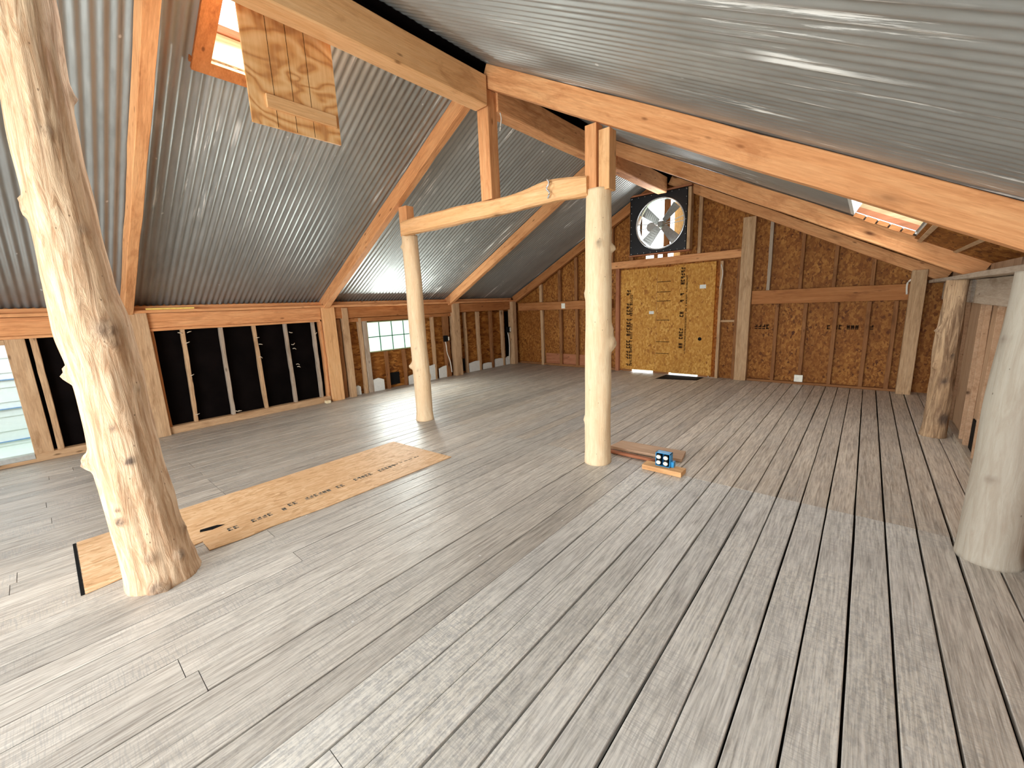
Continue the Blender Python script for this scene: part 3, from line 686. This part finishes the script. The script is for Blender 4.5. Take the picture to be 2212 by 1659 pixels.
# ---- roof hatch with its plywood door, left slope
ht = thing('roof_hatch', (-3.93, 1.5, roofz(-3.93)), 'open roof hatch in reddish wooden frame on left metal slope', 'hatch')
def sloped(name, xa, xb, y0, y1, th, mat, par, off=0, side=-1):
    """board lying on the roof slope from xa to xb"""
    bm = bmesh.new(); nx, nz = -side*SL, -1.0; l = math.hypot(nx, nz); nx /= l; nz /= l; nx = -nx if False else nx
    pts = []
    for t_ in (off, off+th):
        for x, y in ((xa, y0), (xb, y0), (xb, y1), (xa, y1)): pts.append(bm.verts.new((x+nx*t_, y, roofz(x)+nz*t_)))
    bm.faces.new(pts[:4]); bm.faces.new(pts[4:])
    for i in range(4): bm.faces.new((pts[i], pts[(i+1) % 4], pts[4+(i+1) % 4], pts[4+i]))
    bmesh.ops.translate(bm, verts=bm.verts, vec=(-xa, -y0, -roofz(xa)))
    return link(name, bm, mat, par, (xa, y0, roofz(xa)))
sloped('frame_board', -3.36, -4.02, 1.115, 1.225, .03, M_ceda, ht, -.005, -1)
sloped('frame_board', -3.36, -4.02, 1.80, 1.88, .03, M_ceda, ht, -.005, -1)
sloped('frame_board', -3.93, -4.02, 1.225, 1.80, .03, M_ceda, ht, -.005, -1)
sloped('frame_board', -3.26, -3.36, 1.115, 1.88, .03, M_ceda, ht, -.005, -1)
M_mot = osb('mottled_flashing', (.1, .09, .07), (.35, .3, .22), (.8, .8, .75), (.02, .02, .02), 2.2)
bxo('flashing_strip', -3.99, -3.975, 1.1, 1.95, 3.405, 3.46, M_mot, ht); abox('cupola_board', -3.99, -3.965, 1.1, 1.95, 3.46, 3.66, M_crm2, ht)
abox('cupola_rail', -3.99, -3.95, 1.1, 1.95, 3.66, 3.72, M_redbrd, ht)
for y in (1.1, 1.9): abox('cupola_post', -3.99, -3.95, y, y+.05, 3.4, 4.05, M_ceda, ht)
hd = thing('hatch_door', (-3.2, 1.5, 2.79), 'swirly-grained plywood hatch door hanging down from the ridge beam', 'door')
slab_pts = [(-3.21, 1.19), (-3.195, 1.19), (-3.195, 1.80), (-3.21, 1.80)]
slab('door_panel', slab_pts, 2.79, 3.66, M_ply, hd, (-3.2, 1.5, 2.79))
abox('batten', -3.195, -3.172, 1.29, 1.77, 2.90, 2.985, M_beam2, hd)
bm = bmesh.new()
for y in (1.35, 1.475, 1.60): boxbm(bm, -3.1951, -3.1942, y-.0015, y+.0015, 2.795, 3.65)
link('panel_grooves', bm, M_ink, hd)

# ---- skylight box, right slope
sk = thing('skylight_box', (.05, 5.2, roofz(.05)), 'cream-boarded skylight box let into the right metal slope', 'skylight')
nrm = Vector((SL, 0, 1)).normalized(); slp = Vector((1, 0, -SL)).normalized()
def skb(name, x0, x1, y0, y1, h0, h1, mat, par=sk):
    bm = bmesh.new(); o = Vector((x0, y0, roofz(x0))); vs = []
    for x in (x0, x1):
        for y in (y0, y1):
            for h in (h0, h1): vs.append(bm.verts.new(Vector((x, y, roofz(x)))+nrm*h-o))
    for f in ((0, 1, 3, 2), (4, 6, 7, 5), (0, 4, 5, 1), (2, 3, 7, 6), (0, 2, 6, 4), (1, 5, 7, 3)): bm.faces.new([vs[i] for i in f])
    return link(name, bm, mat, par, o)
skb('box_board', -.19, .30, 5.82, 5.85, .08, .17, M_crm2); skb('box_board', -.19, .30, 5.82, 5.85, .175, .3, M_crm2)
skb('kerb_board', -.19, .30, 5.80, 5.83, .03, .078, M_redbrd)
bm = bmesh.new()
for k in range(5):
    x = -.19+k*.0975; o = Vector((x, 5.79, roofz(x)))
    vs = [bm.verts.new(o+slp*a+nrm*h+Vector((0, b, 0))) for a in (0, .095) for b in (0, .02+.006*(k%2)) for h in (-.02-.008*(k%2), .02)]
    for f in ((0, 1, 3, 2), (4, 6, 7, 5), (0, 4, 5, 1), (2, 3, 7, 6), (0, 2, 6, 4), (1, 5, 7, 3)): bm.faces.new([vs[i] for i in f])
link('toothed_edge', bm, M_ceda, sk)
skb('box_board', -.22, -.19, 4.2, 5.85, .0, .3, M_white); skb('box_board', .30, .33, 4.2, 5.85, .0, .3, M_white)
skb('box_board', -.19, .30, 4.17, 4.2, .0, .3, M_cream)
skb('white_trim', .288, .30, 5.78, 5.82, .0, .3, M_white)
# strand-board lining of the lower right slope
ln = thing('eave_lining', (.6, 4.6, roofz(.6)), 'brown strand-board lining under the lower right slope below the skylight', 'board')
sloped('lining_panel', .31, .90, 3.39, 5.93, .015, M_osb, ln, .01, 1)
sloped('batten', .34, .37, 3.39, 5.93, .02, M_stud, ln, .026, 1)
sloped('batten', .60, .625, 3.39, 5.93, .01, M_stud, ln, .026, 1)

# ---- exhaust fan in the gable
fan = thing('exhaust_fan', (-3.22, 8.22, 2.41), 'large black square exhaust fan with grey blades high in the far gable', 'fan')
fc = Vector((-3.18, 8.2, 2.95)); R = .455
def plate_with_hole(x0, x1, z0, z1, c, R, y0, y1, n=64):
    bm = bmesh.new(); ring = []; out = []
    for k in range(n):
        a = 2*math.pi*k/n; ca, sa = math.cos(a), math.sin(a)
        ring.append((c.x+R*ca, c.z+R*sa))
        tx = ((x1 if ca > 0 else x0)-c.x)/ca if abs(ca) > 1e-6 else 1e9; tz = ((z1 if sa > 0 else z0)-c.z)/sa if abs(sa) > 1e-6 else 1e9
        t_ = min(tx, tz); out.append((c.x+t_*ca, c.z+t_*sa))
    L = {}
    for nm, pts in (('r', ring), ('o', out)):
        for y in (y0, y1): L[nm, y] = [bm.verts.new((p[0], y, p[1])) for p in pts]
    for k in range(n):
        j = (k+1) % n
        for y in (y0, y1): bm.faces.new((L['r', y][k], L['r', y][j], L['o', y][j], L['o', y][k]))
        for nm in 'ro': bm.faces.new((L[nm, y0][k], L[nm, y0][j], L[nm, y1][j], L[nm, y1][k]))
    return bm
bmf = plate_with_hole(-3.775, -2.665, 2.415, 3.515, fc, R, 8.19, 8.2)
# box flanges round the plate
boxbm(bmf, -3.775, -3.765, 8.19, 8.33, 2.415, 3.515); boxbm(bmf, -2.675, -2.665, 8.19, 8.33, 2.415, 3.515)
boxbm(bmf, -3.775, -2.665, 8.19, 8.33, 2.415, 2.425); boxbm(bmf, -3.775, -2.665, 8.19, 8.33, 3.505, 3.515)
bmesh.ops.translate(bmf, verts=bmf.verts, vec=(3.22, -8.2, -2.41)); link('housing', bmf, M_blkmet, fan, (-3.22, 8.2, 2.41))
bm = bmesh.new(); n = 64; rr_ = []
for (r_, y) in ((R+.018, 8.186), (R, 8.18), (R-.006, 8.2), (R-.006, 8.33)): rr_.append([bm.verts.new((r_*math.cos(2*math.pi*k/n), y-8.2, r_*math.sin(2*math.pi*k/n))) for k in range(n)])
for a, b in zip(rr_[:-1], rr_[1:]):
    for k in range(n): bm.faces.new((a[k], a[(k+1) % n], b[(k+1) % n], b[k]))
link('orifice_ring', bm, M_vent, fan, fc, smooth=True)
rv = None
for k in range(9):
    for (x, z) in ((-3.74+k*.13, 2.44), (-3.74+k*.13, 3.49), (-3.75, 2.44+k*.13), (-2.69, 2.44+k*.13)):
        if rv is None:
            bm = bmesh.new(); bmesh.ops.create_uvsphere(bm, u_segments=8, v_segments=6, radius=.007); rv = link('rivet', bm, M_galv, fan, (x, 8.189, z))
        else:
            q = rv.copy(); C.objects.link(q); q.matrix_basis = Matrix.Translation((x, 8.189, z)); attach(q, fan)
for ang in (47, 140, 228, 312):
    bm = bmesh.new(); nseg = 8; ro = []
    for i in range(nseg+1):
        s = i/nseg; rad = .07+s*.36; wd = .062+.035*s; tw = math.radians(30-14*s)
        row = []
        for q in (-1, 1):
            for th in (-.003, .003):
                row.append(bm.verts.new((rad, th*math.cos(tw)+q*wd*math.sin(tw)*.9, q*wd*math.cos(tw)+th)))
        ro.append(row)
    for i in range(nseg):
        a, b = ro[i], ro[i+1]
        for (p, q) in ((0, 1), (1, 3), (3, 2), (2, 0)): bm.faces.new((a[p], a[q], b[q], b[p]))
    bm.faces.new([ro[0][i] for i in (0, 1, 3, 2)]); bm.faces.new([ro[-1][i] for i in (0, 1, 3, 2)])
    link('blade', bm, M_alu, fan, Matrix.Translation(fc+Vector((0, .07, 0))) @ Matrix.Rotation(-math.radians(ang), 4, 'Y'))
bm = bmesh.new(); bmesh.ops.create_cone(bm, segments=24, radius1=.07, radius2=.05, depth=.09, cap_ends=True)
link('hub', bm, M_alu, fan, Matrix.Translation(fc+Vector((0, .06, 0))) @ Matrix.Rotation(math.pi/2, 4, 'X'))
bm = bmesh.new(); bmesh.ops.create_cone(bm, segments=24, radius1=.09, radius2=.09, depth=.2, cap_ends=True)
link('motor', bm, M_galv, fan, Matrix.Translation(fc+Vector((-.22, .22, -.02))) @ Matrix.Rotation(math.pi/2, 4, 'X'))
for dz_ in (.06, -.04): tube('motor_strut', [fc+Vector((-.45, .14, dz_)), fc+Vector((0, .14, dz_*.3)), fc+Vector((.45, .14, dz_+.06))], .007, M_galv, fan)
abox('side_frame', -2.655, -2.60, 8.17, 8.33, 2.42, 3.5, M_stud, fan)
abox('top_frame', -3.79, -2.6, 8.17, 8.33, 3.517, 3.55, M_redbrd, fan); abox('bottom_frame', -3.79, -2.6, 8.17, 8.33, 2.392, 2.412, M_redbrd, fan)
# outer hood and stud behind the fan
hood = thing('fan_hood', (-3.2, 8.6, 2.4), 'upright wooden stud and boarded hood visible through the fan blades', 'hood')
abox('stud', -3.2, -3.1, 8.47, 8.55, 2.42, 3.5, M_ceda, hood)
slab('side_board', [(-2.70, 8.47), (-3.20, 9.12), (-3.22, 9.11), (-2.72, 8.465)], 2.2, 3.6, M_osbd, hood, (-2.9, 8.8, 2.2))

# ================================================================= THINGS ON THE FLOOR AND WALLS
pts = [(-4.10, -.04), (-3.255, -.05), (-3.27, .06), (-3.32, .35), (-3.36, .53), (-3.19, .53), (-3.165, .75), (-3.18, .9), (-3.14, 1.3), (-3.145, 2.62), (-4.10, 2.56)]
sh = slab('strand_board_sheet', pts, .002, .008, M_osbf, None, (-3.6, 1.3, 0)); tag(sh, 'long orange strand-board sheet patched into the floor behind the big log', 'board')
stamps('ink_stamp', (-3.40, 1.12, .008), (.0, 1, 0), (-1, 0, 0), .45, .05, M_inkg, sh, 21, .8)
stamps('ink_stamp', (-3.36, .66, .008), (.0, 1, 0), (-1, 0, 0), .4, .05, M_inkg, sh, 22, .7)
stamps('ink_stamp', (-3.42, 1.62, .008), (.0, 1, 0), (-1, 0, 0), .5, .05, M_inkg, sh, 23, .75)
stamps('ink_stamp', (-3.44, 2.12, .008), (.0, 1, 0), (-1, 0, 0), .3, .02, M_inkg, sh, 24, .8)
gp = slab('dark_gap', [(-4.1, -.06), (-3.26, -.068), (-3.26, -.052), (-4.1, -.044)], .0005, .004, M_dark, sh); 
slab('dark_hole', [(-3.56, .56), (-3.52, .55), (-3.49, .62), (-3.5, .70), (-3.54, .66)], .008, .0095, M_dark, sh)
# planks and outlet box by the central log
pl = slab('brown_plank', [(-1.93, 3.755), (-1.2, 3.79), (-1.24, 4.03), (-1.90, 3.985)], .004, .032, wood('pinkish_board', (.68, .47, .32), (.58, .37, .24), (.42, .24, .14), contrast=.2, knots=False), None, (-1.55, 3.9, .004))
tag(pl, 'flat pinkish-brown plank on the floor right of the tall log', 'board')
tbeam('wooden_strip', 'thin red-brown strip of wood lying along the edge of the pinkish plank', (-1.87, 3.655, .018), (-1.4, 3.655, .018), .05, .025, M_cop, cat='strip')
wb = slab('wooden_block', [(-1.44, 3.44), (-1.09, 3.44), (-1.09, 3.57), (-1.44, 3.56)], .002, .045, M_beam2, None, (-1.26, 3.5, 0)); tag(wb, 'short pale offcut of lumber on the floor under the blue box', 'block')
sb = thing('outlet_box', (-1.27, 3.52, .046), 'blue plastic double-gang electrical box with white outlets on a lumber offcut', 'electrical box')
bm = bmesh.new()
x0, x1, y0, y1, z0, z1 = -.065, .065, -.03, .04, 0, .125
for b_ in ((x0, x1, y1-.004, y1, z0, z1), (x0, x0+.005, y0, y1, z0, z1), (x1-.005, x1, y0, y1, z0, z1), (x0, x1, y0, y1, z0, z0+.005), (x0, x1, y0, y1, z1-.005, z1)): boxbm(bm, *b_)
boxbm(bm, .065, .09, -.005, .04, .0, .05); 
link('box_shell', bm, M_blue, sb, (-1.27, 3.52, .046))
for x in (-.033, .03):
    e = bxo('receptacle', -1.27+x-.018, -1.27+x+.018, 3.482, 3.515, .058, .16, M_dark, sb)
    for z in (.083, .135):
        bm = bmesh.new(); bmesh.ops.create_cone(bm, segments=20, radius1=.021, radius2=.02, depth=.008, cap_ends=True)
        link('socket', bm, M_ivory, e, Matrix.Translation((-1.27+x, 3.478, z)) @ Matrix.Rotation(math.pi/2, 4, 'X') @ Matrix.Scale(.85, 4, (0, 1, 0)))
# yellow stick and cream scrap
tbeam('yellow_stick', 'thin yellow stick lying on the plank that caps the left wall', (-6.96, 1.0, 1.668), (-6.95, 1.5, 1.668), .02, .022, M_yel, cat='stick', jit=0)
bs = bxo('wood_scrap', -6.95, -6.87, 3.08, 3.16, .003, .05, M_cream, bev=.006); tag(bs, 'small cream wood scrap at the foot of the pale post by black bay', 'scrap')
# foam board pieces along the foot of the left wall
foam = [(3.72, 3.83, .17, 'against the slim weathered post'), (4.05, 4.33, .24, 'directly under the left half of the small window'), (4.9, 5.12, .2, 'just left of the slim central log'),
        (5.3, 5.62, .34, 'just right of the slim central log'), (5.72, 5.93, .26, 'at the foot of the stud carrying the white cable'),
        (6.63, 6.97, .24, 'right of the grey post, nearest of four'), (7.1, 7.4, .15, 'second past the grey post, with dark holes'), (7.52, 7.83, .2, 'third past the grey post'), (7.95, 8.1, .22, 'in the far left corner under a cable')]
for y0, y1, h, lb in foam:
    bm = bmesh.new(); rnd = random.Random(int(y0*100)); m_ = (y1-y0)
    P = [(0, 0), (m_, 0), (m_, h*rnd.uniform(.85, 1)), (m_*.6, h*rnd.uniform(.9, 1.05)), (m_*.12, h*rnd.uniform(.8, 1)), (0, h*rnd.uniform(.7, .9))]
    a = [bm.verts.new((0, p, q)) for p, q in P]; b = [bm.verts.new((-.03, p, q)) for p, q in P]; k_ = len(P); bm.faces.new(a); bm.faces.new(b)
    for i in range(k_): bm.faces.new((a[i], a[(i+1) % k_], b[(i+1) % k_], b[i]))
    o = link('foam_board', bm, M_white, None, (-7.05, y0, .003)); tag(o, 'white foam board piece '+lb, 'foam board', 'white foam pieces along the left wall')
bxo('vent_hole', -7.128, -7.10, 4.47, 4.72, .06, .3, M_dark, WL); bxo('vent_hole', -7.128, -7.10, 6.38, 6.54, .05, .34, M_dark, WL)
# cables with their outlet boxes
cb = tube('wall_cable', [(-7.02, 5.92, .8), (-6.99, 5.91, .7), (-7.0, 5.93, .55), (-6.99, 5.99, .35), (-7.0, 6.03, .1)], .011, M_cable); tag(cb, 'white cable hanging down the stud left of the grey post', 'cable')
bxo('switch_box', -7.03, -6.97, 5.87, 5.96, .80, .93, M_dark, cb); bxo('switch_plate', -6.985, -6.965, 5.96, 5.99, .82, .9, M_ivory, cb)
cb = tube('wall_cable', [(-7.02, 8.02, .85), (-6.99, 8.02, .7), (-7.0, 8.04, .5), (-6.99, 8.02, .3), (-7.0, 8.0, .15)], .011, M_cable); tag(cb, 'white cable hanging in the far left corner', 'cable')
bxo('switch_box', -7.03, -6.98, 7.98, 8.07, .84, .98, M_dark, cb); bxo('switch_plate', -6.99, -6.97, 8.06, 8.1, .86, .96, M_ivory, cb)
# hook on the right girt
hk = tube('wire_hook', [(.42, 8.30, 1.45), (.41, 8.27, 1.6), (.46, 8.26, 1.66), (.54, 8.28, 1.62)], .012, M_cable); tag(hk, 'bent pale hook on the dark girt in the far right corner', 'hook')
wr = tube('hanging_wire', [(-2.08, 8.33, 2.1), (-2.04, 8.3, 1.95), (-2.06, 8.3, 1.75), (-2.08, 8.33, 1.66)], .008, M_cable); tag(wr, 'thin pale wire hanging by the right edge of the strand-board door', 'wire')
